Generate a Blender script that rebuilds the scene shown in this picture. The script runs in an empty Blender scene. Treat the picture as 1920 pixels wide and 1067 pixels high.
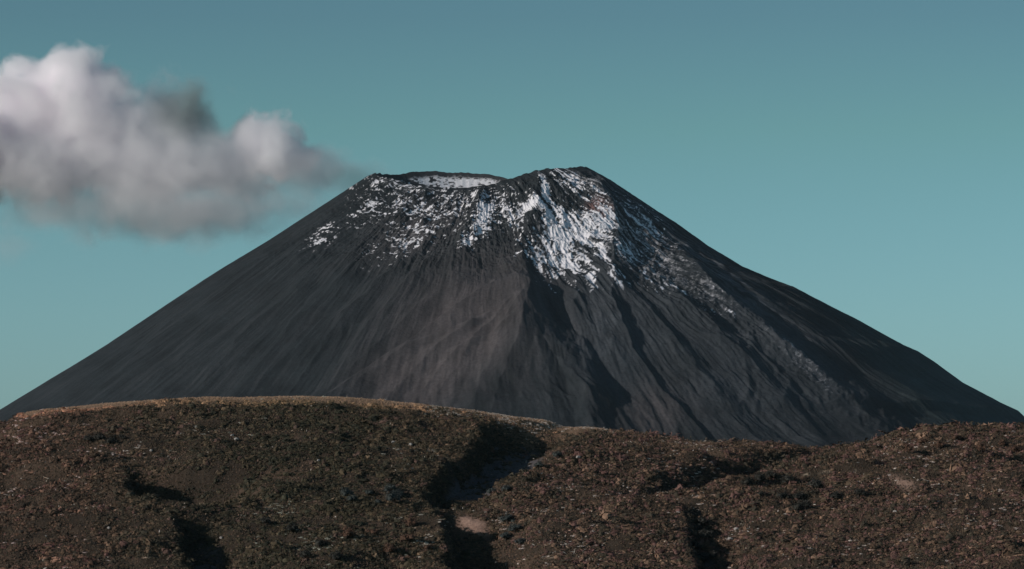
import bpy, math
import numpy as np
from mathutils import Vector

sc = bpy.context.scene
C = sc.collection
R = math.radians

# ------------------------------------------------------------------ camera
FPX = 6400.0                      # focal length in photo pixels (1920 wide)
HORIZON = 950.0                   # photo row of the horizon
PITCH = math.atan((HORIZON - 533.5) / FPX)
cam_d = bpy.data.cameras.new('camera')
cam_d.sensor_width = 36.0
cam_d.lens = 36.0 * FPX / 1920.0
cam_d.clip_start = 1.0
cam_d.clip_end = 300000.0
cam = bpy.data.objects.new('camera', cam_d)
C.objects.link(cam)
cam.location = (0, 0, 0)
cam.rotation_euler = (R(90) + PITCH, 0, 0)
sc.camera = cam

# ------------------------------------------------------------------ sky, sun, exposure
SUN_EL, SUN_AZ = R(16), R(62)     # azimuth measured from the camera's side towards the left
sun_dir = Vector((-math.sin(SUN_AZ) * math.cos(SUN_EL), -math.cos(SUN_AZ) * math.cos(SUN_EL), math.sin(SUN_EL)))
w = bpy.data.worlds.new('World')
sc.world = w
w.use_nodes = True
nt = w.node_tree
nt.nodes.clear()
sky = nt.nodes.new('ShaderNodeTexSky')
sky.sky_type = 'NISHITA'
sky.sun_disc = False
sky.sun_elevation = SUN_EL
sky.sun_rotation = math.atan2(sun_dir.x, sun_dir.y)
sky.altitude = 0
sky.air_density = 1.0
sky.dust_density = 0.6
sky.ozone_density = 1.0
tint = nt.nodes.new('ShaderNodeMix')
tint.data_type = 'RGBA'
tint.blend_type = 'MULTIPLY'
tint.inputs[0].default_value = 1.0
# teal cast of the air: a little stronger towards the horizon
tcw = nt.nodes.new('ShaderNodeTexCoord')
sep = nt.nodes.new('ShaderNodeSeparateXYZ')
ramp = nt.nodes.new('ShaderNodeValToRGB')
nt.links.new(tcw.outputs['Generated'], sep.inputs[0])
sc2 = nt.nodes.new('ShaderNodeMath'); sc2.operation = 'MULTIPLY'; sc2.inputs[1].default_value = 2.0
nt.links.new(sep.outputs['Z'], sc2.inputs[0]); nt.links.new(sc2.outputs[0], ramp.inputs[0])
RAMP = [(0.0, (0.47, 0.84, 1.45)), (0.11, (0.460, 0.790, 1.11)), (0.22, (0.41, 0.695, 0.75)), (0.286, (0.372, 0.590, 0.655)), (0.60, (0.37, 0.56, 0.60)), (1.0, (0.42, 0.56, 0.60))]
while len(ramp.color_ramp.elements) < len(RAMP):
    ramp.color_ramp.elements.new(0.5)
for e, (p, c3) in zip(ramp.color_ramp.elements, RAMP):
    e.position = p; e.color = c3 + (1,)
nt.links.new(ramp.outputs[0], tint.inputs[7])
bg = nt.nodes.new('ShaderNodeBackground')
bg.inputs['Strength'].default_value = 0.092
wo = nt.nodes.new('ShaderNodeOutputWorld')
nt.links.new(sky.outputs[0], tint.inputs[6])
nt.links.new(tint.outputs[2], bg.inputs['Color'])
nt.links.new(bg.outputs[0], wo.inputs['Surface'])

sun_d = bpy.data.lights.new('sun', 'SUN')
sun_d.energy = 2.7
sun_d.angle = R(0.5)
sun_d.color = (1.0, 0.93, 0.88)
sun = bpy.data.objects.new('sun', sun_d)
C.objects.link(sun)
sun.rotation_euler = sun_dir.to_track_quat('Z', 'Y').to_euler()

sc.view_settings.view_transform = 'Standard'
sc.view_settings.look = 'None'
sc.view_settings.exposure = 0.0
sc.view_settings.gamma = 1.0
sc.cycles.max_bounces = 40
sc.cycles.volume_bounces = 40
sc.cycles.volume_step_rate = 1.0
sc.cycles.volume_max_steps = 256
sc.cycles.use_denoising = True

# ------------------------------------------------------------------ helpers
rng = np.random.default_rng(7)
TAB = rng.random(65536).astype(np.float32) * 2 - 1

def vn(x, y, seed=0):
    xi = np.floor(x).astype(np.int64); yi = np.floor(y).astype(np.int64)
    fx = (x - xi).astype(np.float32); fy = (y - yi).astype(np.float32)
    fx = fx * fx * fx * (fx * (fx * 6 - 15) + 10); fy = fy * fy * fy * (fy * (fy * 6 - 15) + 10)
    def h(a, b):
        k = (a * 374761393 + b * 668265263 + seed * 1274126177) & 0xFFFFFFFF
        k = ((k ^ (k >> 13)) * 1103515245) & 0xFFFFFFFF
        return TAB[(k ^ (k >> 16)) & 65535]
    a = h(xi, yi); b = h(xi + 1, yi); c = h(xi, yi + 1); d = h(xi + 1, yi + 1)
    return (a + (b - a) * fx) + ((c + (d - c) * fx) - (a + (b - a) * fx)) * fy

def fbm(x, y, oct=4, seed=0, gain=0.5, lac=2.03):
    s = 0; a = 1.0; t = 0
    for i in range(oct):
        s = s + a * vn(x, y, seed + i * 17); t += a
        a *= gain; x = x * lac + 13.7; y = y * lac + 7.3
    return s / t

def ridged(x, y, oct=4, seed=0, gain=0.5):
    s = 0; a = 1.0; t = 0
    for i in range(oct):
        s = s + a * (1 - 2 * np.abs(vn(x, y, seed + i * 31))); t += a
        a *= gain; x = x * 2.03 + 5.1; y = y * 2.03 + 9.2
    return s / t

def sstep(a, b, x):
    t = np.clip((x - a) / (b - a), 0, 1)
    return t * t * (3 - 2 * t)

def tan_el(v):
    b = (533.5 - v) / FPX
    return (math.sin(PITCH) + b * math.cos(PITCH)) / (math.cos(PITCH) - b * math.sin(PITCH))

def unproj(u, v, Y):
    b = (533.5 - v) / FPX
    s = Y / (math.cos(PITCH) - b * math.sin(PITCH))
    return (u - 960) / FPX * s, s * (math.sin(PITCH) + b * math.cos(PITCH))

def proj(x, y, z):
    f = y * math.cos(PITCH) + z * math.sin(PITCH)
    up = -y * math.sin(PITCH) + z * math.cos(PITCH)
    return 960 + FPX * x / f, 533.5 - FPX * up / f

def mesh_from(name, verts, faces, nper, mat, attrs=None, smooth=True):
    me = bpy.data.meshes.new(name)
    nv = len(verts); nf = len(faces)
    me.vertices.add(nv)
    me.vertices.foreach_set('co', np.ascontiguousarray(verts, dtype=np.float32).ravel())
    me.loops.add(nf * nper)
    me.loops.foreach_set('vertex_index', np.ascontiguousarray(faces, dtype=np.int32).ravel())
    me.polygons.add(nf)
    me.polygons.foreach_set('loop_start', np.arange(0, nf * nper, nper, dtype=np.int32))
    me.polygons.foreach_set('use_smooth', np.full(nf, smooth, dtype=bool))
    me.update(calc_edges=True)
    for k, (kind, arr) in (attrs or {}).items():
        at = me.attributes.new(k, kind, 'POINT')
        if kind == 'FLOAT':
            at.data.foreach_set('value', np.ascontiguousarray(arr, dtype=np.float32).ravel())
        elif kind == 'FLOAT_VECTOR':
            at.data.foreach_set('vector', np.ascontiguousarray(arr, dtype=np.float32).ravel())
        else:
            a4 = np.ones((nv, 4), np.float32); a4[:, :3] = arr
            at.data.foreach_set('color', a4.ravel())
    me.materials.append(mat)
    o = bpy.data.objects.new(name, me)
    C.objects.link(o)
    return o

def grid_faces(nr, nc, wrap=False):
    i = np.arange(nr - 1)[:, None]; j = np.arange(nc if wrap else nc - 1)[None, :]
    jn = (j + 1) % nc
    a = i * nc + j; b = i * nc + jn; c = (i + 1) * nc + jn; d = (i + 1) * nc + j
    return np.stack([a, b, c, d], -1).reshape(-1, 4)

class Nodes:
    def __init__(self, m):
        self.t = m.node_tree; self.t.nodes.clear()
    def n(self, typ, **kw):
        x = self.t.nodes.new(typ)
        for k, v in kw.items():
            if isinstance(v, (int, float, str, bool)) or k in ('operation',):
                setattr(x, k, v)
        return x
    def l(self, a, b):
        self.t.links.new(a, b)
    def math(self, op, a, b=None, clamp=False):
        x = self.t.nodes.new('ShaderNodeMath'); x.operation = op; x.use_clamp = clamp
        for i, s in enumerate((a, b)):
            if s is None: continue
            if isinstance(s, (int, float)): x.inputs[i].default_value = s
            else: self.l(s, x.inputs[i])
        return x.outputs[0]

def new_mat(name):
    m = bpy.data.materials.new(name); m.use_nodes = True
    return m, Nodes(m)

# ================================================================== MOUNTAIN
YC = 8200.0                       # distance of the cone's axis
PX = YC / FPX
PLAIN = -30.0

def interp(x, pts):
    p = np.array(pts, float)
    return np.interp(x, p[:, 0], p[:, 1])

# rim of the crater: bearing phi (0 = towards the camera, 90 = right, 180 = far side) -> photo row
RIM_V = [(-180, 325), (-160, 322), (-150, 321), (-135, 324), (-128, 327), (-100, 325), (-90, 325), (-75, 329), (-60, 334), (-45, 344), (-30, 350),
         (-8, 352), (4, 347), (13, 338), (26, 325), (36, 317), (48, 315), (75, 312), (90, 314), (105, 326), (130, 343), (150, 345), (167, 334), (180, 325)]
LEFT = [(0, 0), (15, 6), (60, 36), (100, 62), (200, 128), (300, 190), (400, 254), (500, 318), (600, 377), (700, 438), (800, 492), (900, 540), (1100, 610), (1500, 650)]
RIGHT = [(0, 0), (15, 8), (50, 30), (130, 85), (180, 118), (230, 155), (300, 198), (345, 218), (400, 240), (450, 266), (500, 292), (550, 320), (595, 346),
         (620, 356), (650, 375), (700, 412), (770, 450), (800, 464), (820, 484), (900, 530), (1100, 600), (1500, 650)]

def build_mountain():
    # bearings: dense on the camera's side
    def rows_cols(dense):
        f = np.linspace(-112, 112, dense)
        b = np.linspace(112, 248, 260)[1:-1]
        return np.radians(np.concatenate([f, b]))
    phi = rows_cols(1900)
    NC = len(phi)
    deg = np.degrees(phi); degw = (deg + 180) % 360 - 180
    # radii beyond the rim, in photo pixels
    ins = np.concatenate([np.linspace(0.0, 0.6, 30)[:-1], np.linspace(0.6, 1.0, 110)])                     # inside the crater (fraction of the rim radius)
    out = np.concatenate([np.linspace(0, 320, 380)[1:], np.linspace(320, 900, 330)[1:], np.linspace(900, 1500, 50)[1:]])
    rim_v = interp(degw, RIM_V)
    rim_u = 902 + 198 * np.sin(phi)
    RD = 170.0
    rimY = YC - RD * np.cos(phi)
    rimX, rimZ = unproj(rim_u, rim_v, rimY)
    cx, _ = unproj(900, 330, YC)
    _, zref = unproj(900, 318, YC)
    # smooth the rim a little along its circle, then add small jaggedness
    jag = fbm(np.cos(phi) * 14, np.sin(phi) * 14, 3, 3) * 3.0
    rimZ = rimZ + jag
    # --- outside
    rho = out[:, None] * PX
    w_r = sstep(-0.9, 0.9, np.sin(phi))[None, :]
    hL = (interp(out, LEFT) * (1 + 0.035 * sstep(200, 600, out)))[:, None] * PX; hR = interp(out, RIGHT)[:, None] * PX
    h = hL * (1 - w_r) + hR * w_r
    # the right-hand steps of the outline belong to the right side only
    X = rimX[None, :] + rho * np.sin(phi)[None, :]
    Y = rimY[None, :] - rho * np.cos(phi)[None, :]
    k = np.exp(-(rho / 260.0) ** 1.5)
    _, zl = unproj(900, 325, YC); _, zr = unproj(900, 313, YC)
    top = (zl * (1 - w_r) + zr * w_r)
    Z = top * (1 - k) + rimZ[None, :] * k - h
    Z = np.maximum(Z, PLAIN - 6 - rho * 0.004)
    U, V = proj(X, Y, Z)
    PH = np.broadcast_to(phi[None, :], X.shape)
    RHO = np.broadcast_to(rho, X.shape)
    side = np.abs((np.degrees(PH)))
    front = 1 - sstep(62, 88, side)
    edge = 1 - 0.75 * sstep(70, 88, side) * (1 - sstep(100, 130, side))   # keep the outline clean
    foot = 1 - sstep(950 * PX, 1300 * PX, RHO)

    # --- large buttresses and gullies (rows are photo rows of the undisturbed slope)
    D = np.zeros_like(X)
    def rib(pts, amp, wl, wr, vf0, vf1, wig=6.0, seed=0):
        p = np.array(pts, float)
        uc = np.interp(V, p[:, 1], p[:, 0]) + wig * fbm(U * 0 + seed * 3.1, V / 28.0, 3, seed)
        # widen downslope
        t = np.clip((V - p[0, 1]) / (p[-1, 1] - p[0, 1]), 0, 1)
        s = 0.45 + 0.75 * t
        d = (U - uc)
        prof = np.where(d < 0, np.clip(1 + d / (wl * s), 0, 1), np.clip(1 - d / (wr * s), 0, 1))
        prof = prof ** 1.15
        return amp * prof * sstep(p[0, 1] - vf0, p[0, 1] + vf0, V) * (1 - sstep(p[-1, 1], p[-1, 1] + vf1, V) * 0.6) * front
    # central buttress (lit left face, shaded right face)
    D += rib([(985, 535), (990, 600), (1008, 640), (1050, 700), (1095, 760), (1120, 860)], 35, 300, 90, 22, 80, 12, 1)
    D += rib([(985, 600), (975, 660), (935, 740), (905, 850)], 16, 120, 45, 25, 60, 7, 2)
    D += rib([(1010, 640), (1060, 730), (1085, 860)], -12, 40, 50, 25, 60, 7, 3)
    # left lower buttress edge
    D += rib([(925, 545), (800, 630), (700, 700), (600, 780)], 20, 22, 170, 40, 60, 7, 4)
    D += rib([(800, 560), (700, 660), (600, 760)], 9, 60, 70, 40, 60, 9, 14)
    D += rib([(690, 560), (560, 660), (440, 760)], 8, 60, 70, 40, 60, 9, 15)
    for i_, (ua, ub) in enumerate([(985, 880), (960, 800), (935, 700), (915, 610), (975, 750)]):
        D += rib([(ua, 570 + 14 * i_), ((ua + ub) / 2 - 4, 665), (ub, 790)], 6.5, 30, 40, 30, 60, 10, 30 + i_)
    for i_, (ua, ub) in enumerate([(640, 330), (700, 420), (760, 520), (560, 240), (500, 150), (810, 590)]):
        D += rib([(ua, 480), ((ua + ub) / 2, 600), (ub, 780)], 7.0, 30, 60, 40, 60, 12, 40 + i_)
    # gully right of the central buttress
    D += rib([(1000, 540), (1060, 590), (1120, 660), (1165, 735), (1150, 790), (1140, 860)], -15, 60, 50, 20, 60, 6, 5)
    # rocky knobs
    D += rib([(1080, 530), (1075, 600), (1110, 690)], 10, 40, 40, 20, 40, 10, 6)
    D += rib([(1150, 560), (1185, 660), (1240, 735), (1330, 830)], 8, 60, 10, 20, 60, 6, 7)
    # right-hand ribs with shaded right faces
    D += rib([(1200, 560), (1270, 650), (1340, 730), (1420, 840)], 10, 75, 40, 30, 60, 8, 8)
    D += rib([(1270, 560), (1370, 650), (1450, 730), (1545, 840)], 19, 110, 60, 30, 60, 8, 9)
    D += rib([(1270, 480), (1360, 570), (1470, 660), (1570, 740), (1665, 830)], 26, 90, 85, 40, 60, 8, 10)
    D += rib([(1300, 470), (1440, 570), (1560, 650), (1700, 740), (1850, 850)], 10, 60, 60, 40, 60, 8, 11) * 0.8
    # upper rocky shoulders around the summit
    D += rib([(1015, 335), (1010, 380), (985, 440), (975, 500)], 14, 40, 60, 12, 40, 8, 12)
    D += rib([(1120, 350), (1150, 400), (1160, 450), (1150, 520)], 22, 90, 40, 16, 50, 9, 13)
    D += rib([(900, 360), (885, 420), (850, 480)], 10, 22, 60, 12, 40, 9, 16)
    D += rib([(730, 340), (640, 420), (560, 490)], 8, 30, 60, 16, 40, 9, 17)
    D += rib([(790, 360), (700, 440), (630, 520)], 8, 30, 60, 16, 60, 9, 18)

    # --- downslope texture
    ph = PH * 57.3
    wv = fbm(ph * 0.10, RHO / 220.0, 2, 40) * 1.8
    L = RHO / 420.0
    tex = fbm(ph * 0.16 + wv * .3, L * 0.8, 3, 50) * 7.0
    fine = (ridged(ph * 0.42 + wv, L * 1.4, 2, 60) * 2.6 + ridged(ph * 1.0 + wv * 0.7, L * 3.0, 3, 61) * 1.5
            + ridged(ph * 2.4 + wv * 0.8, L * 7.0, 2, 62) * 0.85 + ridged(ph * 5.0 + wv * 1.2, L * 12.0, 2, 63) * 0.40)
    wR = sstep(1080, 1250, U); wL = 1 - sstep(700, 900, U)
    lower = sstep(470, 560, V)
    amp = 1.0 - 0.40 * lower * (1 - sstep(950, 1050, U)) + 0.25 * wR
    amp *= 1 - 0.55 * wR * sstep(620, 720, V) * sstep(1450, 1600, U)
    ramp = sstep(0, 60, RHO)
    D += (tex * edge * 0.8 + fine * amp * edge) * ramp
    # rough rock near the summit and on the snowfield
    rock = np.exp(-(((U - 960) / 330.0) ** 2)) * (1 - sstep(470, 560, V)) * front
    rr = ridged(X / 46.0 + wv * .4, Z / 34.0, 4, 70) * 7.5 + ridged(X / 14.0, Z / 10.0 + X / 60, 3, 71) * 3.2
    D += rock * rr * ramp
    rightbelt = np.exp(-((U - (1170 + (V - 480) * 1.55)) / 75.0) ** 2) * sstep(450, 500, V) * front
    D += rightbelt * (ridged(X / 20.0, Z / 20.0, 3, 72) * 4.0)
    mid = sstep(1020, 1090, U) * (1 - sstep(1500, 1600, U)) * lower * front
    D += mid * (ridged(ph * 0.8 + wv * 0.6, RHO / 160.0, 3, 73) * 2.3 + ridged(X / 16.0 + wv, Z / 14.0, 2, 74) * 0.8)
    D *= foot
    Z2 = Z + D
    Z2 = np.minimum(Z2, np.where(RHO < 60, rimZ[None, :] + 2, 1e9))

    # --- snow
    def blob(cu, cv, ru, rv, ang=0.0):
        a = R(ang); du = U - cu; dv = V - cv
        x = (du * math.cos(a) + dv * math.sin(a)) / ru; y = (-du * math.sin(a) + dv * math.cos(a)) / rv
        return np.exp(-(x * x + y * y))
    dens = np.maximum.reduce([
        0.50 * blob(745, 350, 70, 24), 0.41 * blob(800, 385, 120, 42), 0.46 * blob(930, 385, 80, 32), 1.0 * blob(905, 415, 18, 42, 22), 0.6 * blob(955, 400, 40, 26),
        0.85 * blob(876, 458, 11, 18, 30), 0.95 * blob(1022, 362, 9, 34, -10), 0.92 * blob(1050, 408, 46, 24, 28), 1.02 * blob(1130, 430, 24, 34, -18),
        0.95 * blob(1045, 450, 55, 38), 1.0 * blob(1100, 435, 42, 30, 40), 0.76 * blob(1055, 490, 72, 32), 0.75 * blob(1135, 478, 22, 24),
        0.72 * blob(1075, 345, 42, 16, 38), 0.85 * blob(1000, 392, 28, 20), 0.40 * blob(1110, 375, 60, 18, 40),
        0.38 * blob(695, 388, 60, 22, -35), 0.20 * blob(610, 445, 60, 20, -37), 0.39 * blob(790, 435, 110, 32, -30),
        0.42 * blob(1200, 495, 70, 38, 38), 0.80 * blob(1268, 546, 40, 6, 30), 0.40 * blob(1335, 575, 50, 20, 38), 0.34 * blob(1215, 430, 90, 30, 40),
        0.30 * blob(1100, 530, 90, 26)])
    hollow = -(rock * rr) / 9.0 - fine * 0.12
    wp = fbm(X / 60, RHO / 60, 3, 79) * 1.6
    lev = fbm(X / 22.0 + wp, RHO / 7.0 + wp * 2 + X / 45, 4, 81) * 2.2            # ledges, lying across the slope
    st2 = fbm(ph * 0.55 + wp * 0.9, L * 3.6, 4, 84) * 2.2                          # chutes, running down the slope
    st3 = fbm(ph * 1.5 + wp * 1.6, L * 8.0, 3, 85) * 2.0
    n3 = fbm(X / 5.0, RHO / 5.0 + X / 30, 2, 83) * 1.8
    streak = fbm(ph * 1.8 + wv * 0.7, L * 4, 4, 82) * 0.7
    lw = 1 - sstep(930, 1010, U)
    NN = lw * (0.60 * lev + 0.35 * st2 + 0.3 * n3 + 0.25 * st3) + (1 - lw) * (0.62 * st2 + 0.66 * st3 + 0.15 * lev) + 0.40 * n3 + 0.42 * hollow
    sel = dens > 0.2
    NN = (NN - NN[sel].mean()) / NN[sel].std()
    sn = 0.42 * NN + (dens - 0.53 - 0.06 * wR) * 1.5
    snow = sstep(-0.22, 0.36, sn) * sstep(0.04, 0.16, dens)
    dust = np.clip(np.maximum.reduce([0.8 * dens, 0.75 * blob(1200, 470, 110, 50, 38), 0.5 * blob(1320, 560, 90, 26, 35), 0.6 * blob(1090, 345, 60, 18, 38), 0.5 * blob(1500, 690, 110, 14, 42)]), 0, 1)
    snow = np.maximum(snow, 0.42 * sstep(0.12, 0.6, dust) * np.clip(0.45 + 0.55 * st3 + 0.3 * n3, 0, 1))
    # --- rock colour: basalt ash, brown ash fan, rusty knob, greenish old slopes lightened to lift their shade
    brown = np.maximum.reduce([blob(870, 620, 150, 110, -35), blob(800, 700, 150, 80, -30), 0.5 * blob(930, 540, 60, 50),
                               0.45 * blob(780, 440, 110, 50, -25), 0.5 * blob(1230, 780, 70, 50)])
    brown = np.clip(brown * 1.25 + 0.3 * streak, 0, 1)
    bluish = np.maximum.reduce([blob(1150, 620, 120, 130), 0.8 * blob(1400, 700, 170, 110, 40), blob(1480, 660, 180, 34, 40)])
    green = sstep(0, 120, U - np.interp(V, [320, 560, 830], [1150, 1480, 1700])) * np.ones_like(U)
    red = blob(1117, 395, 15, 13) + 0.8 * blob(1135, 415, 14, 12)
    c = np.zeros(X.shape + (3,), np.float32)
    c[:] = (0.0235, 0.028, 0.0315)
    def mixc(m, col):
        nonlocal c
        m = np.clip(m, 0, 1)[..., None]
        c = c * (1 - m) + np.array(col, np.float32) * m
    mixc(bluish, (0.056, 0.062, 0.070))
    mixc(brown, (0.084, 0.072, 0.073))
    mixc(green, (0.042, 0.056, 0.056))
    mixc(0.75 * np.maximum(blob(1200, 405, 120, 30, 38), 0.8 * blob(1330, 500, 150, 26, 38)) * np.clip(0.5 + 0.8 * st3, 0, 1), (0.17, 0.18, 0.20))
    mixc(red * 0.8 * (1 + 0.6 * n3), (0.30, 0.16, 0.14))
    c *= (1 + 0.45 * streak + 0.25 * fbm(X / 60, Z / 30, 3, 90))[..., None]
    # crater inside
    fr = ins[:, None]
    depth = 120.0 * (1 - fr ** 2.2)
    Xi = cx + (rimX[None, :] - cx) * fr
    Yi = YC + (rimY[None, :] - YC) * fr
    low = rimZ.min() - 4
    Zi = (low + (rimZ[None, :] - low) * fr ** 3) - depth * 0.75
    Zi = Zi + fbm(Xi / 30, Yi / 30, 4, 95) * 5 * (1 - fr ** 6)
    ni = fbm(Xi / 9, Zi / 5, 3, 96)
    si = sstep(-0.30, 0.35, ni * 1.1 + 0.75 * sstep(-250, -170, Xi + 60 * ni) * (1 - sstep(0, 60, Xi)) - 0.42) * (1 - sstep(0.955, 0.985, fr + 0.02 * ni))
    ci = np.ones(Xi.shape + (3,), np.float32) * np.array((0.05, 0.05, 0.055), np.float32)
    Xa = np.concatenate([Xi, X]); Ya = np.concatenate([Yi, Y]); Za = np.concatenate([Zi, Z2])
    sa = np.concatenate([si, snow]); ca = np.concatenate([ci, c])
    flow = np.stack([np.concatenate([np.broadcast_to(phi, Xi.shape), PH]) * 57.3, np.concatenate([Zi * 0 + 0, RHO]) / 50.0, np.zeros_like(Xa)], -1)
    verts = np.stack([Xa, Ya, Za], -1).reshape(-1, 3)
    faces = grid_faces(Xa.shape[0], NC, wrap=True)[:, ::-1]
    m, N = new_mat('basalt_ash_and_snow')
    o = N.n('ShaderNodeOutputMaterial'); b = N.n('ShaderNodeBsdfPrincipled')
    ac = N.n('ShaderNodeAttribute'); ac.attribute_name = 'rock'
    asn = N.n('ShaderNodeAttribute'); asn.attribute_name = 'snow'
    geo = N.n('ShaderNodeNewGeometry')
    nn = N.n('ShaderNodeTexNoise'); nn.inputs['Scale'].default_value = 0.12; nn.inputs['Detail'].default_value = 6; nn.inputs['Roughness'].default_value = 0.65
    N.l(geo.outputs['Position'], nn.inputs['Vector'])
    v1 = N.math('MULTIPLY_ADD', nn.outputs[0], 1.1); v1.node.inputs[2].default_value = 0.45
    rockc = N.n('ShaderNodeMix'); rockc.data_type = 'RGBA'; rockc.blend_type = 'MULTIPLY'; rockc.inputs[0].default_value = 1
    N.l(ac.outputs['Color'], rockc.inputs[6]); N.l(v1, rockc.inputs[7])
    s1 = N.math('SUBTRACT', nn.outputs[0], 0.5)
    s2 = N.math('MULTIPLY_ADD', s1, 1.0); N.l(asn.outputs['Fac'], s2.node.inputs[2])
    s3 = N.n('ShaderNodeMapRange'); s3.interpolation_type = 'LINEAR'
    s3.inputs['From Min'].default_value = 0.08; s3.inputs['From Max'].default_value = 0.92
    N.l(s2, s3.inputs['Value'])
    s4 = N.math('MULTIPLY', s3.outputs[0], N.math('GREATER_THAN', asn.outputs['Fac'], 0.02))
    mx = N.n('ShaderNodeMix'); mx.data_type = 'RGBA'; N.l(s4, mx.inputs[0])
    N.l(rockc.outputs[2], mx.inputs[6]); mx.inputs[7].default_value = (0.86, 0.82, 0.84, 1)
    N.l(mx.outputs[2], b.inputs['Base Color'])
    b.inputs['Roughness'].default_value = 0.9; b.inputs['Specular IOR Level'].default_value = 0.15
    bp = N.n('ShaderNodeBump'); bp.inputs['Strength'].default_value = 0.5; bp.inputs['Distance'].default_value = 3.0
    N.l(nn.outputs[0], bp.inputs['Height']); N.l(bp.outputs[0], b.inputs['Normal'])
    N.l(b.outputs[0], o.inputs['Surface'])
    ob = mesh_from('mountain', verts, faces, 4, m, {'rock': ('FLOAT_COLOR', ca.reshape(-1, 3)), 'snow': ('FLOAT', sa)})
    ob['kind'] = 'structure'
    return ob

build_mountain()

# ================================================================== PLAIN
def build_ground():
    m, N = new_mat('dry_plain')
    o = N.n('ShaderNodeOutputMaterial'); b = N.n('ShaderNodeBsdfPrincipled')
    geo = N.n('ShaderNodeNewGeometry')
    nn = N.n('ShaderNodeTexNoise'); nn.inputs['Scale'].default_value = 0.01; nn.inputs['Detail'].default_value = 8
    N.l(geo.outputs['Position'], nn.inputs['Vector'])
    cr = N.n('ShaderNodeValToRGB')
    cr.color_ramp.elements[0].position = 0.35; cr.color_ramp.elements[0].color = (0.03, 0.03, 0.022, 1)
    cr.color_ramp.elements[1].position = 0.65; cr.color_ramp.elements[1].color = (0.09, 0.065, 0.045, 1)
    N.l(nn.outputs[0], cr.inputs[0]); N.l(cr.outputs[0], b.inputs['Base Color'])
    b.inputs['Roughness'].default_value = 1.0
    N.l(b.outputs[0], o.inputs['Surface'])
    r = np.concatenate([np.linspace(0, 120, 16), np.geomspace(140, 90000, 60)])
    a = np.linspace(0, 2 * np.pi, 181)[:-1]
    X = r[:, None] * np.cos(a); Y = r[:, None] * np.sin(a)
    knoll = np.exp(-(r[:, None] / 240.0) ** 2)
    Z = PLAIN + (28.2) * knoll + fbm(X / 700, Y / 700, 3, 5) * 3 * sstep(300, 900, r)[:, None]
    ob = mesh_from('ground', np.stack([X, Y, Z], -1).reshape(-1, 3), grid_faces(len(r), len(a), True), 4, m)
    ob['kind'] = 'structure'
build_ground()

# ================================================================== NEAR HILLS
D0, DC = 1170.0, 1480.0
HPX = 0.211
CREST = [(-900, 900), (-500, 850), (-200, 812), (-20, 797), (12, 795), (38, 777), (80, 770), (200, 757), (360, 748), (560, 745), (660, 748), (800, 758), (880, 768),
         (1000, 786), (1130, 806), (1250, 823), (1310, 831), (1420, 833), (1540, 828), (1600, 820), (1680, 811), (1780, 805), (1850, 805),
         (1920, 808), (2100, 815), (2400, 850), (2820, 900)]
# drops in the hillside: rows -> left edge, depth (m), fall width, rise width  (photo pixels)
def step_field(u, v, rows, fall, rise, seed):
    p = np.array(rows, float)       # v, uL, depth, floor width
    uL = np.interp(v, p[:, 0], p[:, 1]) + 14 * fbm(v / 18.0, u * 0 + seed, 3, seed)
    dp = np.interp(v, p[:, 0], p[:, 2], left=0, right=p[-1, 2]); fw = np.interp(v, p[:, 0], p[:, 3])
    d = u - uL
    return dp * sstep(0, fall, d) * (1 - sstep(0, rise, d - fall - fw))

def hill_z(x, d):
    u = 960 + FPX * x / d
    vc = interp(u, CREST)
    q = (d - D0) / (DC - D0)
    qq = np.clip(q, 0, 1)
    f = 1 - (1 - qq) ** 1.35
    v = 1100 + (vc - 1100) * f
    z = d * tan_el(v)
    # front: falls away to the valley floor, back: rolls over the crest
    z0 = D0 * tan_el(1100.0)
    z = np.where(q < 0, z0 + (d - D0) * 0.06, z)
    t = np.clip((d - DC), 0, None)
    z = np.where(q > 1, DC * tan_el(vc) - t * t / 900.0 / (1 + t / 500.0), z)
    g = np.zeros_like(z)
    g += step_field(u, v, [(790, 905, 0, 60), (806, 892, 8, 60), (845, 878, 12, 55), (872, 830, 12, 60), (900, 805, 10, 50), (925, 790, 5, 50), (950, 795, 4, 30), (972, 815, 9, 40), (1010, 820, 13, 50), (1100, 830, 15, 70)],
                    40, 120, 21)
    g += step_field(u, v, [(960, 320, 0, 30), (985, 318, 8, 30), (1050, 345, 10, 50), (1100, 360, 10, 50)], 35, 90, 22)
    g += step_field(u, v, [(885, 225, 0, 60), (896, 222, 13, 60), (918, 232, 15, 70), (945, 300, 0, 60)], 40, 80, 23)
    g += step_field(u, v, [(886, 340, 0, 30), (898, 335, 10, 40), (918, 345, 12, 50), (938, 355, 0, 30)], 30, 80, 25)
    g += step_field(u, v, [(955, 1285, 0, 20), (975, 1285, 8, 25), (1100, 1290, 9, 35)], 30, 90, 24)
    # shallow shaded trough on the right hill, running down to the left
    um = np.interp(v, [815, 830, 850, 880, 910], [1640, 1560, 1470, 1360, 1250])
    g += 12.0 * np.exp(-((u - um) / 60.0) ** 2) * sstep(808, 822, v) * (1 - sstep(895, 930, v))
    # rolling lumps
    fade = sstep(-0.1, 0.15, q) * (1 - 0.85 * sstep(0.82, 0.98, q) * (1 - sstep(1.1, 1.5, q)))
    z = z - g * (1 - sstep(1.0, 1.2, q)) + fade * (fbm(x / 46.0, d / 30.0, 4, 30) * 4.2 + fbm(x / 15.0, d / 11.0, 3, 33) * 2.6 + fbm(x / 42.0 + d / 45, d / 11, 3, 36) * 4.0)
    e = sstep(-900, -350, u) * (1 - sstep(2270, 2820, u))
    e = e * sstep(850, 1120, d) * (1 - sstep(1800, 2500, d))
    return (PLAIN - 4) * (1 - e) + z * e, u, v, q, g

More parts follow.
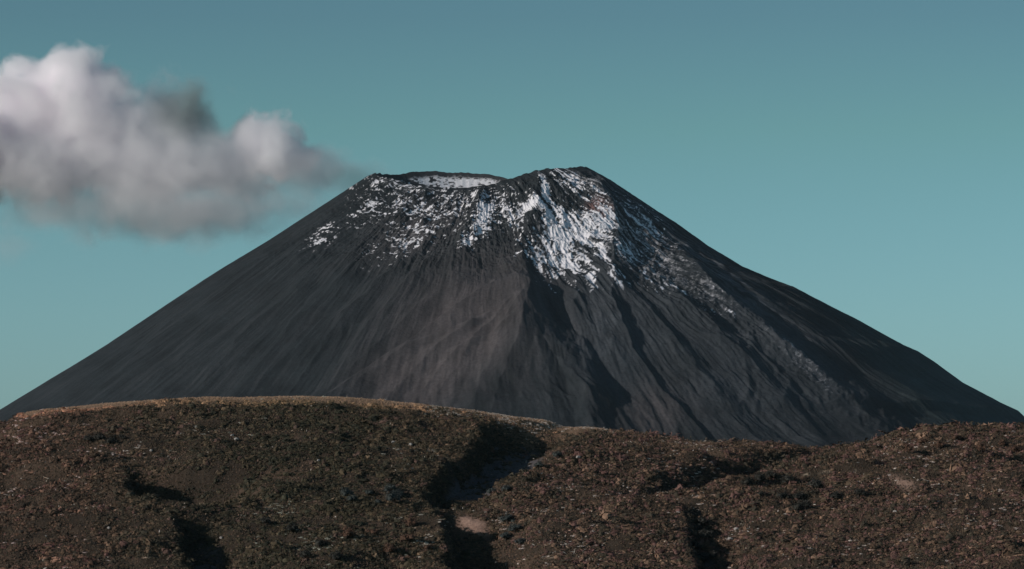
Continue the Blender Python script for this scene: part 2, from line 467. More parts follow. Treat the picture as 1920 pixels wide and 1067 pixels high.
PATHS = [[(375, 944), (455, 945)], [(1000, 1047), (1060, 1044), (1110, 1042)], [(1435, 928), (1465, 902), (1520, 888), (1605, 884)], [(1160, 905), (1260, 888)]]
def path_mask(u, pv):
    m = np.zeros_like(u)
    for P in PATHS:
        p = np.array(P, float)
        vv = np.interp(u, p[:, 0], p[:, 1])
        m = np.maximum(m, np.exp(-((pv - vv - 3 * fbm(u / 25, u * 0, 2, 77)) / 1.3) ** 2) * sstep(-0.25, 0.2, fbm(u / 14, u * 0 + 5, 2, 78)) * (u > p[0, 0]) * (u < p[-1, 0]))
    return m

def scar(u, v):
    return np.maximum.reduce([np.exp(-(((u - 886) / 30) ** 4 + ((v - 984 - (u - 886) * 0.3) / 15) ** 4)),
                              np.exp(-(((u - 1692 - (v - 905) * 1.1) / 22) ** 2 + ((v - 906) / 13) ** 2))])

def shade_patch(u, v):
    """denser scrub belts, tinted darker to stand in for shade"""
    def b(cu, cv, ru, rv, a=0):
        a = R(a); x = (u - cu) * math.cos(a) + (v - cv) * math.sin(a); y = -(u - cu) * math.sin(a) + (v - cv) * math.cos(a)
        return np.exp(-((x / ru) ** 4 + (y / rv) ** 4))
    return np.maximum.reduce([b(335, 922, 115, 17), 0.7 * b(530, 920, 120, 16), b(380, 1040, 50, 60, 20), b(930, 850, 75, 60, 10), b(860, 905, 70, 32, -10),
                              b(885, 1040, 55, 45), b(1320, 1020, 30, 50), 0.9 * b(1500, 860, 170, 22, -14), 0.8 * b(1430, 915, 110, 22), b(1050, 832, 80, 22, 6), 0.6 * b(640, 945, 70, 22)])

def lifted_floor(x, d, u, v, g):  # bare hollow floors, coloured paler to lift the shade in them
    return sstep(6.5, 10.5, g + 2.0 * fbm(x / 5, d / 5, 3, 141)) * (1 - (u < 600) * (v < 950)) * (1 - (u > 1340) * 0.6) * (1 - sstep(925, 950, v) * (u > 600) * (u < 1200))

def ground_cols(x, d, u, v, pv, g):
    n1 = fbm(x / 30, d / 20, 4, 140)
    c = np.zeros(x.shape + (3,), np.float32); c[:] = (0.054, 0.040, 0.030)
    m = sstep(-0.1, 0.5, n1)[..., None]
    c = c * (1 - m) + np.array((0.105, 0.070, 0.050)) * m
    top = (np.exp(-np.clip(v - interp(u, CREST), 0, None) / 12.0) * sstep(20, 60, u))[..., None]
    c = c * (1 - top) + np.array((0.46, 0.29, 0.19)) * top  # orange sunlit band along the crest, painted into the soil colour
    am = lifted_floor(x, d, u, v, g)[..., None]
    c = c * (1 - am) + np.array((0.105, 0.092, 0.092)) * am  # paler grey painted on hollow floors against their shade
    pm = path_mask(u, pv)[..., None]
    c = c * (1 - pm) + np.array((0.30, 0.23, 0.17)) * pm
    return c

def build_hills():
    us = np.concatenate([np.linspace(-900, -60, 90)[:-1], np.linspace(-60, 1980, 1500), np.linspace(1980, 2820, 90)[1:]])
    ds = np.concatenate([np.linspace(850, 1140, 40)[:-1], np.linspace(1140, 1520, 620), np.linspace(1520, 2500, 90)[1:]])
    Dd, Uu = np.meshgrid(ds, us, indexing='ij')
    X = (Uu - 960) / FPX * Dd
    Z, u, v, q, g = hill_z(X, Dd)
    _, pv = proj(X, Dd, Z)
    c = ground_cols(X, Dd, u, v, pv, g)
    s = np.clip(scar(u, pv), 0, 1)[..., None]
    c = c * (1 - s) + np.array((0.38, 0.24, 0.18)) * s * (1 + 0.35 * fbm(X / 3, Dd / 2, 3, 190))[..., None]
    m, N = new_mat('hill_soil')
    o = N.n('ShaderNodeOutputMaterial'); b = N.n('ShaderNodeBsdfPrincipled')
    ac = N.n('ShaderNodeAttribute'); ac.attribute_name = 'soil'
    geo = N.n('ShaderNodeNewGeometry')
    nn = N.n('ShaderNodeTexNoise'); nn.inputs['Scale'].default_value = 0.9; nn.inputs['Detail'].default_value = 6; nn.inputs['Roughness'].default_value = 0.7
    N.l(geo.outputs['Position'], nn.inputs['Vector'])
    v1 = N.math('MULTIPLY_ADD', nn.outputs[0], 1.8); v1.node.inputs[2].default_value = 0.1
    mx = N.n('ShaderNodeMix'); mx.data_type = 'RGBA'; mx.blend_type = 'MULTIPLY'; mx.inputs[0].default_value = 1
    N.l(ac.outputs['Color'], mx.inputs[6]); N.l(v1, mx.inputs[7]); N.l(mx.outputs[2], b.inputs['Base Color'])
    b.inputs['Roughness'].default_value = 1.0; b.inputs['Specular IOR Level'].default_value = 0.1
    bp = N.n('ShaderNodeBump'); bp.inputs['Strength'].default_value = 0.8; bp.inputs['Distance'].default_value = 0.6
    N.l(nn.outputs[0], bp.inputs['Height']); N.l(bp.outputs[0], b.inputs['Normal'])
    N.l(b.outputs[0], o.inputs['Surface'])
    ob = mesh_from('hills', np.stack([X, Dd, Z], -1).reshape(-1, 3), grid_faces(*X.shape), 4, m, {'soil': ('FLOAT_COLOR', c.reshape(-1, 3))})
    ob['kind'] = 'structure'
build_hills()

# ------------------------------------------------------------------ scrub
def leaf_mat():
    m, N = new_mat('scrub_leaves')
    o = N.n('ShaderNodeOutputMaterial'); b = N.n('ShaderNodeBsdfPrincipled')
    ac = N.n('ShaderNodeAttribute'); ac.attribute_name = 'tint'
    N.l(ac.outputs['Color'], b.inputs['Base Color'])
    b.inputs['Roughness'].default_value = 0.8; b.inputs['Specular IOR Level'].default_value = 0.2
    N.l(b.outputs[0], o.inputs['Surface'])
    return m
LEAF = leaf_mat()


def dome(r, nu=7, nv=3):
    """an uneven closed-topped dome: ring vertices + apex"""
    vs = []
    ph0 = r.random() * 6
    for j in range(nv):
        e = j / nv * math.pi / 2
        for i in range(nu):
            a = 2 * math.pi * (i + 0.5 * j) / nu
            k = 0.80 + 0.36 * r.random()
            vs.append((math.cos(a) * math.cos(e) * k * .85, math.sin(a) * math.cos(e) * k * .85, math.sin(e) * k * .85 - (0.15 if j == 0 else 0)))
    vs.append((0.1 * (r.random() - .5), 0.1 * (r.random() - .5), 0.75 + 0.2 * r.random()))
    fs = []
    for j in range(nv - 1):
        for i in range(nu):
            a = j * nu + i; b2 = j * nu + (i + 1) % nu; c2 = a + nu; d2 = b2 + nu
            fs += [(a, b2, c2), (b2, d2, c2)]
    t = len(vs) - 1
    for i in range(nu):
        fs.append(((nv - 1) * nu + i, (nv - 1) * nu + (i + 1) % nu, t))
    return np.array(vs), np.array(fs)

def leaf_tris(n, r, leaf=0.3, rmin=0.75, rmax=1.15):
    """n leaf clumps standing around a dome, facing roughly outwards"""
    a = r.random(n) * 2 * np.pi; ct = r.random(n) ** 0.9; st = np.sqrt(1 - ct * ct)
    rad = rmin + (rmax - rmin) * r.random(n)
    nrm = np.stack([np.cos(a) * st, np.sin(a) * st, ct], -1)
    p = nrm * rad[:, None]
    q = r.normal(size=(n, 3, 3)) * leaf
    q -= 0.65 * (q * nrm[:, None, :]).sum(-1, keepdims=True) * nrm[:, None, :]
    t = p[:, None, :] + q
    cr = np.cross(t[:, 1] - t[:, 0], t[:, 2] - t[:, 0])
    fl = (cr * nrm).sum(-1) < 0
    t[fl] = t[fl][:, ::-1]
    return t

def template(r, T=9):
    v, f = dome(r)
    v = v * 0.82
    t = leaf_tris(T, r, 0.34, 0.65, 1.2)
    return np.concatenate([v, t.reshape(-1, 3)]), np.concatenate([f, np.arange(T * 3).reshape(-1, 3) + len(v)])

PAL = np.array([(0.060, 0.049, 0.033), (0.094, 0.067, 0.042), (0.135, 0.086, 0.055), (0.150, 0.082, 0.066), (0.25, 0.155, 0.10), (0.40, 0.27, 0.20), (0.50, 0.42, 0.36)])

def build_scrub():
    r = np.random.default_rng(11)
    N0 = 300000
    u = r.random(N0) * 2100 - 90
    q = r.random(N0) ** 0.85 * np.where(u > 1050, 1.22, 1.06)
    d = D0 + q * (DC - D0) - 8
    x = (u - 960) / FPX * d
    z, uu, v, qq, g = hill_z(x, d)
    _, pv = proj(x, d, z)
    cl = fbm(x / 14, d / 10, 3, 150)
    zone_r = sstep(-40, 60, u - np.interp(v, [800, 820, 870, 940, 1067], [1180, 1100, 1000, 930, 930]))
    crest = np.exp(-np.clip(v - interp(u, CREST), 0, None) / 12.0) * sstep(20, 60, u)
    dk = shade_patch(u, pv)  # shade worked into the scrub: denser and darker tinted here
    ash = lifted_floor(x, d, u, v, g)  # bare floors whose paler colour lifts the shade
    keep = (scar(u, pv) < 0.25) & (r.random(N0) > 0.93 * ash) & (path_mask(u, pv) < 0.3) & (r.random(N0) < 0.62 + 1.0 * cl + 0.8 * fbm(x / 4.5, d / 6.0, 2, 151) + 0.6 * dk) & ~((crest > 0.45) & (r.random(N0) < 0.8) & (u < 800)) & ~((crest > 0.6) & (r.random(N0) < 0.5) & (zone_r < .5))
    u, d, x, z, v, g, cl, zone_r, crest, dk = [k[keep] for k in (u, d, x, z, v, g, cl, zone_r, crest, dk)]
    n = len(u)
    size = 0.24 + 0.17 * np.exp(r.normal(size=n) * 0.85).clip(0, 6) + 0.28 * np.clip(cl, 0, 1) + 0.08 * zone_r
    size *= 1 + 0.55 * fbm(x / 11, d / 9, 2, 152)
    size *= 1 + 0.5 * np.exp(-np.clip(v - interp(u, CREST), 0, None) / 15.0) * (u > 1580)
    size *= (1 - 0.55 * crest * (1 - zone_r))
    hgt = size * (0.65 + 1.1 * r.random(n) ** 1.5)
    wl = np.array([0.34, 0.30, 0.21, 0.07, 0.06, 0.018, 0.002]); wr = np.array([0.21, 0.21, 0.21, 0.24, 0.08, 0.035, 0.008])
    big = fbm(x / 40, d / 22, 3, 160)
    zr = np.clip(zone_r + 0.6 * sstep(0.0, 0.4, big) * (u < 350), 0, 1)
    cw = np.cumsum(wl[None] * (1 - zr[:, None]) + wr[None] * zr[:, None], 1)
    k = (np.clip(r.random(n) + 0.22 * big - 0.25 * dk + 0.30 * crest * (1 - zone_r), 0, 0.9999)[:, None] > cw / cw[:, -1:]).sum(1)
    k = np.minimum(k, 6)
    k = np.where((crest > .22) & (zone_r < .5) & (u < 800) & (r.random(n) < .75), 4, k)  # tan shrubs along the crest imitate its sunlit band
    pale = k >= 5
    size = np.where(pale, 0.22 + 0.28 * r.random(n), size); hgt = np.where(pale, 0.25 + 0.35 * r.random(n), hgt)
    base = PAL[k] * (1 + zone_r[:, None] * np.array((0.03, 0.0, 0.03))) * (0.75 + 0.5 * r.random(n))[:, None]
    ol = np.exp(-((u - 560) / 260) ** 2) * (1 - zone_r)
    base = base * (1 + ol[:, None] * np.array((-0.36, -0.26, -0.30)))
    lf = (1 - sstep(120, 300, u))[:, None]
    base = base * (1 + lf * np.array((0.10, -0.04, 0.02)))
    base = np.where(((k == 4) & (crest > .2) & (zone_r < .5))[:, None], base * np.array((1.9, 1.7, 1.55)), base)  # sunlight on the crest painted in as a brighter tint
    NT = 24
    tv = []; tf = None
    for i in range(NT):
        a, f = template(r, 13)
        tv.append(a); tf = f
    P = np.stack(tv)[r.integers(0, NT, n)]                    # n, nv, 3
    nv = P.shape[1]
    ang = r.random(n) * 6.28
    ca, sa = np.cos(ang)[:, None], np.sin(ang)[:, None]
    wx = size * (1.0 + 0.9 * r.random(n)) * np.where(pale, 1.9, 1)
    px = (P[..., 0] * ca - P[..., 1] * sa) * wx[:, None] + x[:, None]
    py = (P[..., 0] * sa + P[..., 1] * ca) * size[:, None] + d[:, None]
    pz = P[..., 2] * hgt[:, None] + z[:, None]
    verts = np.stack([px, py, pz], -1).reshape(-1, 3)
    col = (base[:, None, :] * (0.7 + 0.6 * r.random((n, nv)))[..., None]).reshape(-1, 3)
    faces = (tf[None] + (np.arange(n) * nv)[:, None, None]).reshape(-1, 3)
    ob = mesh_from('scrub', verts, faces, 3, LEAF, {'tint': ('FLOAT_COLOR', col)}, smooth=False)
    ob['kind'] = 'stuff'; ob['label'] = 'low brown and olive scrub covering both near hills'; ob['category'] = 'scrub'
build_scrub()

def build_stalks():
    """bleached dead twigs and straw lying in and standing out of the scrub"""
    r = np.random.default_rng(5)
    n0 = 60000
    u = r.random(n0) * 2080 - 80; d = D0 + r.random(n0) * (DC - D0) * np.where(u > 1100, 1.15, 1.0)
    x = (u - 960) / FPX * d
    z, uu, v, q, g = hill_z(x, d)
    _, pv = proj(x, d, z)
    def b(cu, cv, ru, rv):
        return np.exp(-(((u - cu) / ru) ** 2 + ((pv - cv) / rv) ** 2))
    zr = sstep(-40, 60, u - np.interp(v, [800, 820, 870, 940, 1067], [1180, 1100, 1000, 930, 930]))
    dn = 0.06 + 0.22 * zr + 0.7 * b(1080, 985, 120, 70) + 0.4 * b(1040, 900, 70, 40) + 0.6 * b(1430, 985, 120, 28) + 0.55 * b(60, 920, 90, 50) + 0.8 * b(1200, 838, 90, 14) \
        + 0.55 * b(1760, 830, 160, 25) + 0.3 * b(250, 885, 90, 20) + 0.25 * b(560, 880, 80, 10) + 0.5 * b(1330, 840, 120, 8)
    dn *= 0.62 * sstep(-0.05, 0.35, fbm(x / 14, d / 10, 4, 170)) * (1 - shade_patch(u, pv))
    k = r.random(n0) < dn
    u, d, x, z, pv, zr = [a[k] for a in (u, d, x, z, pv, zr)]
    n = len(u)
    up = (r.random(n) < 0.22 + 0.25 * (1 - zr))
    a = r.normal(size=n) * 0.5; el = np.where(up, 1.2 + 0.3 * r.random(n), 0.25 * r.normal(size=n))
    ln = (0.3 + 0.6 * r.random(n) ** 3) * np.where(up, 0.9, 1.3)
    dx = np.cos(a) * np.cos(el) * ln; dy = np.sin(a) * np.cos(el) * ln; dz = np.sin(el) * ln
    th = 0.05 + 0.11 * r.random(n) ** 2
    h0 = 0.35 + 0.65 * r.random(n)
    c = np.stack([x, d, z + h0], -1)
    e = np.stack([dx, dy, dz], -1); t1 = np.stack([-np.sin(a), np.cos(a), 0 * a], -1) * th[:, None]
    t2 = np.stack([-np.sin(el), 0 * el, np.cos(el)], -1) * th[:, None] * 1.3
    P = np.stack([c - e, c + t1 - t2, c - t1 - t2, c + t2, c + e], 1).reshape(-1, 3)
    tf = np.array([(0, 2, 1), (0, 1, 3), (0, 3, 2), (4, 1, 2), (4, 3, 1), (4, 2, 3)])
    F = (tf[None] + (np.arange(n) * 5)[:, None, None]).reshape(-1, 3)
    col = np.array([(0.46, 0.38, 0.31), (0.34, 0.24, 0.17), (0.56, 0.50, 0.45)])[r.integers(0, 3, n)] * (0.6 + 0.5 * r.random(n))[:, None]
    ob = mesh_from('dead_twigs', P, F, 3, LEAF, {'tint': ('FLOAT_COLOR', np.repeat(col, 5, 0))}, smooth=False)
    ob['kind'] = 'stuff'
build_stalks()

def build_turf():
    """short tufts of grass and moss closing the gaps between the shrubs"""
    r = np.random.default_rng(9)
    n = 260000
    u = r.random(n) * 2060 - 70; d = D0 - 6 + r.random(n) ** 0.85 * (DC - D0) * np.where(u > 1050, 1.2, 1.05)
    x = (u - 960) / FPX * d
    z, uu, v, q, g = hill_z(x, d)
    _, pv = proj(x, d, z)
    k = (scar(u, pv) < 0.5 + 0.4 * r.random(n)) & (r.random(n) > 0.9 * lifted_floor(x, d, u, v, g))
    u, d, x, z, v, pv = [a[k] for a in (u, d, x, z, v, pv)]
    n = len(u)
    crest = np.exp(-np.clip(v - interp(u, CREST), 0, None) / 12.0) * sstep(20, 60, u) * (1 - sstep(1250, 1400, u))
    nz = fbm(x / 7, d / 6, 3, 180)
    w_ = 0.16 + 0.22 * r.random(n); h = (0.18 + 0.40 * r.random(n)) * (1 + 0.6 * nz)
    a = r.random(n) * 6.28
    P = []
    for i in range(4):
        P.append(np.stack([x + np.cos(a + i * 1.57) * w_ * (0.7 + 0.7 * r.random(n)) * 1.3, d + np.sin(a + i * 1.57) * w_, z + 0.16 * r.random(n) * h - 0.03], -1))
    P.append(np.stack([x + 0.25 * w_ * r.normal(size=n), d + 0.25 * w_ * r.normal(size=n), z + h], -1))
    V = np.stack(P, 1)
    tf = np.array([(0, 1, 4), (1, 2, 4), (2, 3, 4), (3, 0, 4)])
    F = (tf[None] + (np.arange(n) * 5)[:, None, None]).reshape(-1, 3)
    pal = np.array([(0.085, 0.064, 0.040), (0.14, 0.088, 0.058), (0.055, 0.046, 0.032), (0.20, 0.125, 0.085)])
    ki = np.clip((r.random(n) * 3.2 + 1.2 * nz).astype(int), 0, 3)
    c = 0.75 * pal[ki] * (0.7 + 0.6 * r.random(n))[:, None]
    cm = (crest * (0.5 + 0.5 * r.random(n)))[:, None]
    c = c * (1 - cm) + np.array((0.42, 0.27, 0.175)) * cm  # crest tufts coloured orange for the sunlit band
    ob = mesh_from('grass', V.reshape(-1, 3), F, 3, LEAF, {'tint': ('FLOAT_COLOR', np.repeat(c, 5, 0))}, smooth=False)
    ob['kind'] = 'stuff'
build_turf()

# ------------------------------------------------------------------ single bushes and boulders
def spot(us, vs):
    """point of the hillside seen at a photo position"""
    d = np.linspace(1100, 1500, 900)
    x = (us - 960) / FPX * d
    z = hill_z(x, d)[0]
    pv = proj(x, d, z)[1]
    run = np.minimum.accumulate(pv)
    i = int(np.argmax(run <= vs))
    return Vector((x[i], d[i], z[i]))

def flat_mat(name, col, var=0.5):
    m, N = new_mat(name)
    o = N.n('ShaderNodeOutputMaterial'); b = N.n('ShaderNodeBsdfPrincipled')
    tc = N.n('ShaderNodeTexCoord'); nn = N.n('ShaderNodeTexNoise'); nn.inputs['Scale'].default_value = 3.0; nn.inputs['Detail'].default_value = 4
    N.l(tc.outputs['Object'], nn.inputs['Vector'])
    cr = N.n('ShaderNodeValToRGB'); cr.color_ramp.elements[0].position = 0.3; cr.color_ramp.elements[1].position = 0.7
    cr.color_ramp.elements[0].color = tuple(c * (1 - var) for c in col) + (1,); cr.color_ramp.elements[1].color = tuple(c * (1 + var) for c in col) + (1,)
    N.l(nn.outputs[0], cr.inputs[0]); N.l(cr.outputs[0], b.inputs['Base Color'])
    b.inputs['Roughness'].default_value = 0.85; b.inputs['Specular IOR Level'].default_value = 0.2
    N.l(b.outputs[0], o.inputs['Surface'])
    return m

def make_bush(mat, stem_mat, seed, tall=1.0):
    r = np.random.default_rng(seed)
    t = bpy.data.objects.new('bush', None); C.objects.link(t)
    V = []; F = []; o = 0
    for k in range(9):                                   # lobes of the crown
        a = r.random() * 6.28; q = 0.75 * math.sqrt(r.random()) if k else 0
        cen = np.array([math.cos(a) * q, math.sin(a) * q, 0.35 + (0.85 - 0.6 * q) * r.random() * tall])
        rad = 0.38 + 0.22 * r.random()
        v, f = dome(r)
        V.append(v * rad * 0.8 + cen); F.append(f + o); o += len(v)
        tl = leaf_tris(60, r, 0.20, 0.75, 1.3) * rad
        tl[..., 2] *= 1.0
        V.append(tl.reshape(-1, 3) + cen); F.append(np.arange(180).reshape(-1, 3) + o); o += 180
    crown = mesh_from('crown', np.concatenate(V), np.concatenate(F), 3, mat, smooth=False); crown.parent = t
    V = []; F = []; o = 0
    for k in range(4):
        a = k * 1.57 + r.random(); b = (math.cos(a) * .35, math.sin(a) * .35, .75 * tall)
        ring = []
        for (c0, rr_) in (((0, 0, -.25), .09), ((b[0] * .4, b[1] * .4, .3), .06), (b, .025)):
            for i in range(6):
                g2 = i * math.pi / 3
                ring.append((c0[0] + math.cos(g2) * rr_, c0[1] + math.sin(g2) * rr_, c0[2]))
        V += ring
        for j in range(2):
            for i in range(6):
                F.append((o + j * 6 + i, o + j * 6 + (i + 1) % 6, o + (j + 1) * 6 + (i + 1) % 6, o + (j + 1) * 6 + i))
        o += 18
    st = mesh_from('stem', np.array(V), np.array(F), 4, stem_mat); st.parent = t
    return t

M_GREY = flat_mat('grey_green_leaves', (0.055, 0.062, 0.058))
M_DARK = flat_mat('dark_leaves', (0.040, 0.038, 0.032))
M_RUST = flat_mat('rusty_leaves', (0.11, 0.062, 0.042))
M_STEM = flat_mat('bark', (0.07, 0.055, 0.045))
M_ROCK = flat_mat('pale_stone', (0.38, 0.34, 0.31), 0.25)
PROTO = {}
def bush(kind, u, v, s, label, group):
    mat = {'grey': M_GREY, 'dark': M_DARK, 'rust': M_RUST}[kind]
    key = (kind, int(u) % 3)
    if key not in PROTO:
        PROTO[key] = make_bush(mat, M_STEM, 100 + len(PROTO) * 7, 1.0 + 0.25 * (key[1] - 1))
        t = PROTO[key]
    else:
        src = PROTO[key]
        t = src.copy(); C.objects.link(t)
        for ch in src.children:
            c2 = ch.copy(); C.objects.link(c2); c2.parent = t
    t.location = spot(u, v) + Vector((0, 0, -0.1)); t.rotation_euler = (0, 0, (u * 1.37) % 6.28); t.scale = (s * 1.05, s * 1.05, s)
    t['label'] = label; t['category'] = 'bush'; t['group'] = group

CLUSTERS = [
    ('grey', 'grey green bush in the row left of the dark hollow', 'grey bushes left of the hollow',
     [(650, 934, 2.6), (664, 944, 2.2), (690, 930, 1.8), (731, 926, 2.4), (737, 944, 3.0), (746, 934, 2.2), (708, 946, 1.6)]),
    ('dark', 'dark bush in the thick cluster amid the right hill', 'dark bushes on the middle of the right hill',
     [(1398, 912, 2.6), (1420, 905, 3.2), (1446, 898, 2.8), (1478, 912, 3.2), (1500, 938, 2.8), (1532, 922, 3.4), (1468, 938, 2.6), (1562, 940, 2.4), (1608, 932, 2.6), (1425, 935, 2.4),
      (1494, 962, 3.2), (1508, 955, 2.6)]),
    ('dark', 'dark bush in the notch at the foot of the right hill', 'dark bushes in the notch of the right hill',
     [(1308, 1000, 2.8), (1325, 1015, 3.0), (1300, 1035, 3.0), (1335, 1050, 2.8), (1318, 985, 2.4), (1316, 1060, 3.2)]),
    ('rust', 'brown bush left of the bare earth scar', 'brown bushes left of the earth scar',
     [(770, 990, 2.4), (766, 1020, 2.8), (700, 1005, 2.2), (728, 1040, 2.4), (650, 1012, 2.8), (802, 1034, 2.0)]),
    ('dark', 'dark bush low on the left hill', 'dark bushes low on the left hill',
     [(600, 1028, 2.8), (575, 1050, 2.4), (628, 1052, 2.6), (500, 985, 2.0), (548, 1000, 2.2)]),
    ('grey', 'grey bush on the right edge of the dark hollow', 'grey bushes on the right edge of the hollow',
     [(952, 985, 3.0), (965, 1000, 2.4), (948, 1015, 2.6), (1010, 880, 2.0), (1046, 862, 2.2), (925, 930, 2.4), (950, 925, 2.2), (975, 1025, 2.2)]),
    ('rust', 'reddish bush high on the right hill', 'reddish bushes high on the right hill',
     [(1728, 835, 2.6), (1760, 842, 2.2), (1792, 828, 2.4), (1838, 850, 2.6), (1905, 850, 2.8), (1880, 838, 2.0), (1700, 850, 2.2)]),
    ('dark', 'dark bush in the dip near the left crest', 'dark bushes in the dip near the left crest',
     [(170, 832, 2.4), (190, 828, 2.8), (205, 834, 2.2), (228, 826, 2.0)])]
ORD = ['leftmost', 'second from the left', 'third from the left', 'fourth from the left', 'fifth from the left', 'sixth from the left',
       'sixth from the right', 'fifth from the right', 'fourth from the right', 'third from the right', 'second from the right', 'rightmost']
for kind, lab, grp, pts in CLUSTERS:
    pts = sorted(pts); n_ = len(pts)
    for i, (u, v, s_) in enumerate(pts):
        h_ = (n_ + 1) // 2
        word = ORD[i] if i < h_ else ORD[12 - (n_ - i)]
        bush(kind, u, v, s_, word + ' ' + lab, grp)

def make_boulder():
    import bmesh
    bm = bmesh.new(); bmesh.ops.create_icosphere(bm, subdivisions=3, radius=1.0)
    from mathutils import noise
    for vt in bm.verts:
        n = noise.noise(vt.co * 1.3 + Vector((3, 1, 7))) * 0.5 + noise.noise(vt.co * 3.1) * 0.16
        vt.co = vt.co * (1 + n); vt.co.z *= 0.7
    me = bpy.data.meshes.new('boulder'); bm.to_mesh(me); bm.free(); me.materials.append(M_ROCK)
    o = bpy.data.objects.new('boulder', me); C.objects.link(o)
    return o
b0 = make_boulder()
BLD = [(739, 832, .95), (770, 836, .7), (436, 818, .6), (444, 826, .7), (598, 866, .55), (284, 848, .6), (206, 992, .6), (1084, 862, .8), (416, 1012, .6), (1380, 994, .8), (1368, 1012, .8), (1676, 962, .8)]
BL = ['larger pale boulder in the green scrub left of the dark hollow', 'smaller pale boulder just right of the larger one left of the hollow',
      'small pale boulder under the left crest, left one of a pair', 'small pale boulder under the left crest, right one of a pair', 'small pale boulder alone on the middle of the left hill',
      'small pale boulder on the left hill right of the crest dip', 'small pale boulder near the bottom left of the left hill', 'pale boulder on the right edge of the hollow near the ridge',
      'small pale boulder beside the dark shadow at the bottom left', 'upper pale boulder right of the notch in the right hill', 'lower pale boulder right of the notch in the right hill',
      'pale boulder below the small earth patch on the right hill']
for i, (u, v, s_) in enumerate(BLD):
    o = b0 if i == 0 else b0.copy()
    if i: C.objects.link(o)
    o.location = spot(u, v) + Vector((0, -0.6, 0.35)); o.scale = (s_ * 1.3, s_, s_); o.rotation_euler = (0, 0, u % 6)
    o['label'] = BL[i]; o['category'] = 'boulder'; o['group'] = 'pale boulders in the scrub'

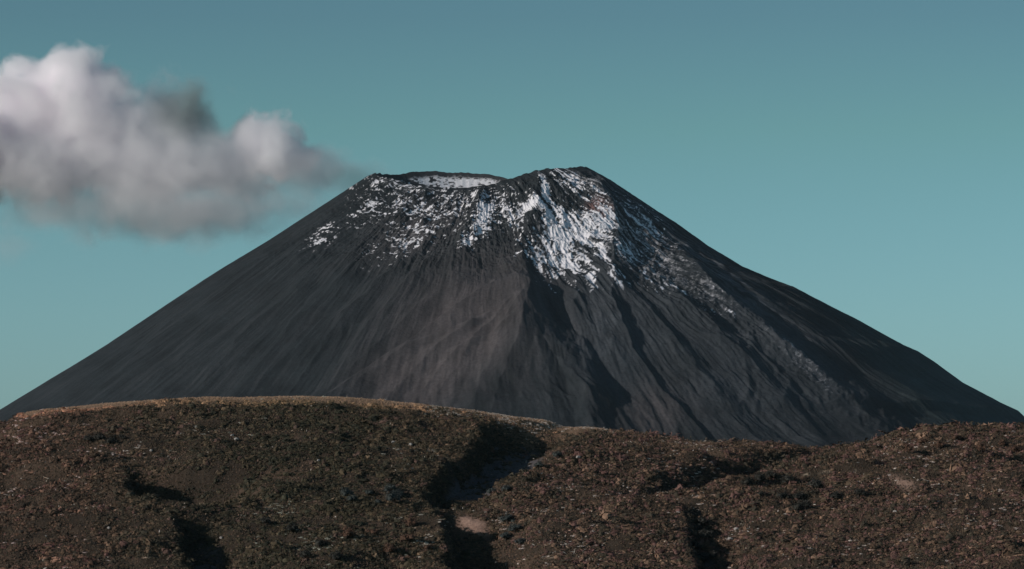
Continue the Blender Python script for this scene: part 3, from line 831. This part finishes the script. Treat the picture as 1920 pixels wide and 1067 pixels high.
# ================================================================== CLOUD
YCL = 13500.0
CS = YCL / FPX
BLOBS = [(135, 165, 98, 58, .05), (45, 205, 100, 78, .05), (180, 235, 130, 90, .028), (320, 228, 100, 78, .018), (90, 310, 160, 80, .020), (290, 310, 170, 80, .022),
         (420, 315, 110, 66, .022), (505, 280, 72, 60, .036), (570, 325, 95, 60, .007), (5, 462, 60, 36, .0016), (660, 345, 95, 42, .003), (330, 392, 230, 66, .0068), (150, 390, 160, 58, .0045), (520, 385, 130, 42, .003),
         (-90, 270, 140, 110, .04)]
def build_cloud():
    cx, cz = unproj(250, 280, YCL)
    root = (cx, YCL, cz)
    import bmesh
    bm = bmesh.new()
    for (u, v, ru, rv, wt) in BLOBS:
        x, z = unproj(u, v, YCL)
        t = bmesh.ops.create_icosphere(bm, subdivisions=4, radius=1.0)
        for vt in t['verts']:
            vt.co = Vector((x - cx + vt.co.x * (ru * 1.45 + 20) * CS, vt.co.y * (ru + rv) * .5 * CS * 1.4, z - cz + vt.co.z * (rv * 1.45 + 20) * CS))
    me = bpy.data.meshes.new('cloud'); bm.to_mesh(me); bm.free()
    ob = bpy.data.objects.new('cloud', me); C.objects.link(ob)
    ob.location = root
    rm = ob.modifiers.new('shape', 'REMESH'); rm.mode = 'VOXEL'; rm.voxel_size = 22.0
    m, N = new_mat('steam_cloud')
    me.materials.append(m)
    o = N.n('ShaderNodeOutputMaterial'); pv = N.n('ShaderNodeVolumePrincipled')
    tc = N.n('ShaderNodeTexCoord')
    P = tc.outputs['Object']
    # warp
    wn = N.n('ShaderNodeTexNoise'); wn.inputs['Scale'].default_value = 0.006; wn.inputs['Detail'].default_value = 3
    N.l(P, wn.inputs['Vector'])
    sub = N.n('ShaderNodeVectorMath', operation='SUBTRACT'); N.l(wn.outputs['Color'], sub.inputs[0]); sub.inputs[1].default_value = (.5, .5, .5)
    sc_ = N.n('ShaderNodeVectorMath', operation='SCALE'); N.l(sub.outputs[0], sc_.inputs[0]); sc_.inputs['Scale'].default_value = 130.0
    ad = N.n('ShaderNodeVectorMath', operation='ADD'); N.l(P, ad.inputs[0]); N.l(sc_.outputs[0], ad.inputs[1])
    n2 = N.n('ShaderNodeTexNoise'); n2.inputs['Scale'].default_value = 0.0075; n2.inputs['Detail'].default_value = 6; n2.inputs['Roughness'].default_value = 0.58; n2.inputs['Distortion'].default_value = 0.4
    N.l(P, n2.inputs['Vector'])
    nz = N.math('MULTIPLY', N.math('SUBTRACT', n2.outputs[0], 0.48), 2.0)
    field = None
    for (u, v, ru, rv, wt) in BLOBS:
        x, z = unproj(u, v, YCL)
        s = N.n('ShaderNodeVectorMath', operation='SUBTRACT'); N.l(ad.outputs[0], s.inputs[0]); s.inputs[1].default_value = (x - cx, 0, z - cz)
        dv = N.n('ShaderNodeVectorMath', operation='MULTIPLY'); N.l(s.outputs[0], dv.inputs[0])
        dv.inputs[1].default_value = (1 / (ru * CS), 2 / ((ru + rv) * CS), 1 / (rv * CS))
        ln = N.n('ShaderNodeVectorMath', operation='LENGTH'); N.l(dv.outputs[0], ln.inputs[0])
        e = N.math('ADD', N.math('SUBTRACT', 1.15, ln.outputs['Value']), nz)
        mr = N.n('ShaderNodeMapRange'); mr.interpolation_type = 'SMOOTHSTEP'
        mr.inputs['From Min'].default_value = 0.0; mr.inputs['From Max'].default_value = 0.55 if wt > 0.035 else 1.0
        mr.inputs['To Max'].default_value = wt
        N.l(e, mr.inputs['Value'])
        field = mr.outputs[0] if field is None else N.math('MAXIMUM', field, mr.outputs[0])
    N.l(field, pv.inputs['Density'])
    # darker ash-laden smoke on the upper right edge and in the tail
    dark = None
    for (u, v, ru, rv) in ((375, 190, 85, 75), (680, 345, 60, 30)):
        x, z = unproj(u, v, YCL)
        s = N.n('ShaderNodeVectorMath', operation='SUBTRACT'); N.l(ad.outputs[0], s.inputs[0]); s.inputs[1].default_value = (x - cx, 0, z - cz)
        dv = N.n('ShaderNodeVectorMath', operation='MULTIPLY'); N.l(s.outputs[0], dv.inputs[0]); dv.inputs[1].default_value = (1 / (ru * CS), 0.3 / (ru * CS), 1 / (rv * CS))
        ln = N.n('ShaderNodeVectorMath', operation='LENGTH'); N.l(dv.outputs[0], ln.inputs[0])
        e = N.math('SUBTRACT', 1.25, ln.outputs['Value'], clamp=True)
        dark = e if dark is None else N.math('MAXIMUM', dark, e)
    mc = N.n('ShaderNodeMix'); mc.data_type = 'RGBA'; N.l(dark, mc.inputs[0])
    mc.inputs[6].default_value = (0.9995, 0.984, 0.994, 1); mc.inputs[7].default_value = (0.42, 0.47, 0.46, 1)
    N.l(mc.outputs[2], pv.inputs['Color'])
    pv.inputs['Anisotropy'].default_value = 0.0
    N.l(pv.outputs[0], o.inputs['Volume'])
    m.cycles.volume_sampling = 'MULTIPLE_IMPORTANCE' if hasattr(m, 'cycles') else m
    ob['label'] = 'grey white steam cloud drifting off the left shoulder of the summit'; ob['category'] = 'cloud'
build_cloud()

# ================================================================== HAZE
def build_haze():
    x, y0, y1, z0, z1 = 95000.0, -95000.0, 95000.0, -120.0, 850.0
    v = [(a, b, c) for a in (-x, x) for b in (y0, y1) for c in (z0, z1)]
    f = [(0, 1, 3, 2), (4, 6, 7, 5), (0, 4, 5, 1), (2, 3, 7, 6), (0, 2, 6, 4), (1, 5, 7, 3)]
    m, N = new_mat('thin_air')
    o = N.n('ShaderNodeOutputMaterial'); pv = N.n('ShaderNodeVolumePrincipled')
    pv.inputs['Density'].default_value = 3.5e-6
    pv.inputs['Color'].default_value = (0.80, 0.93, 0.98, 1)
    N.l(pv.outputs[0], o.inputs['Volume'])
    ob = mesh_from('haze', np.array(v), np.array(f), 4, m, smooth=False)
    ob['kind'] = 'stuff'
build_haze()
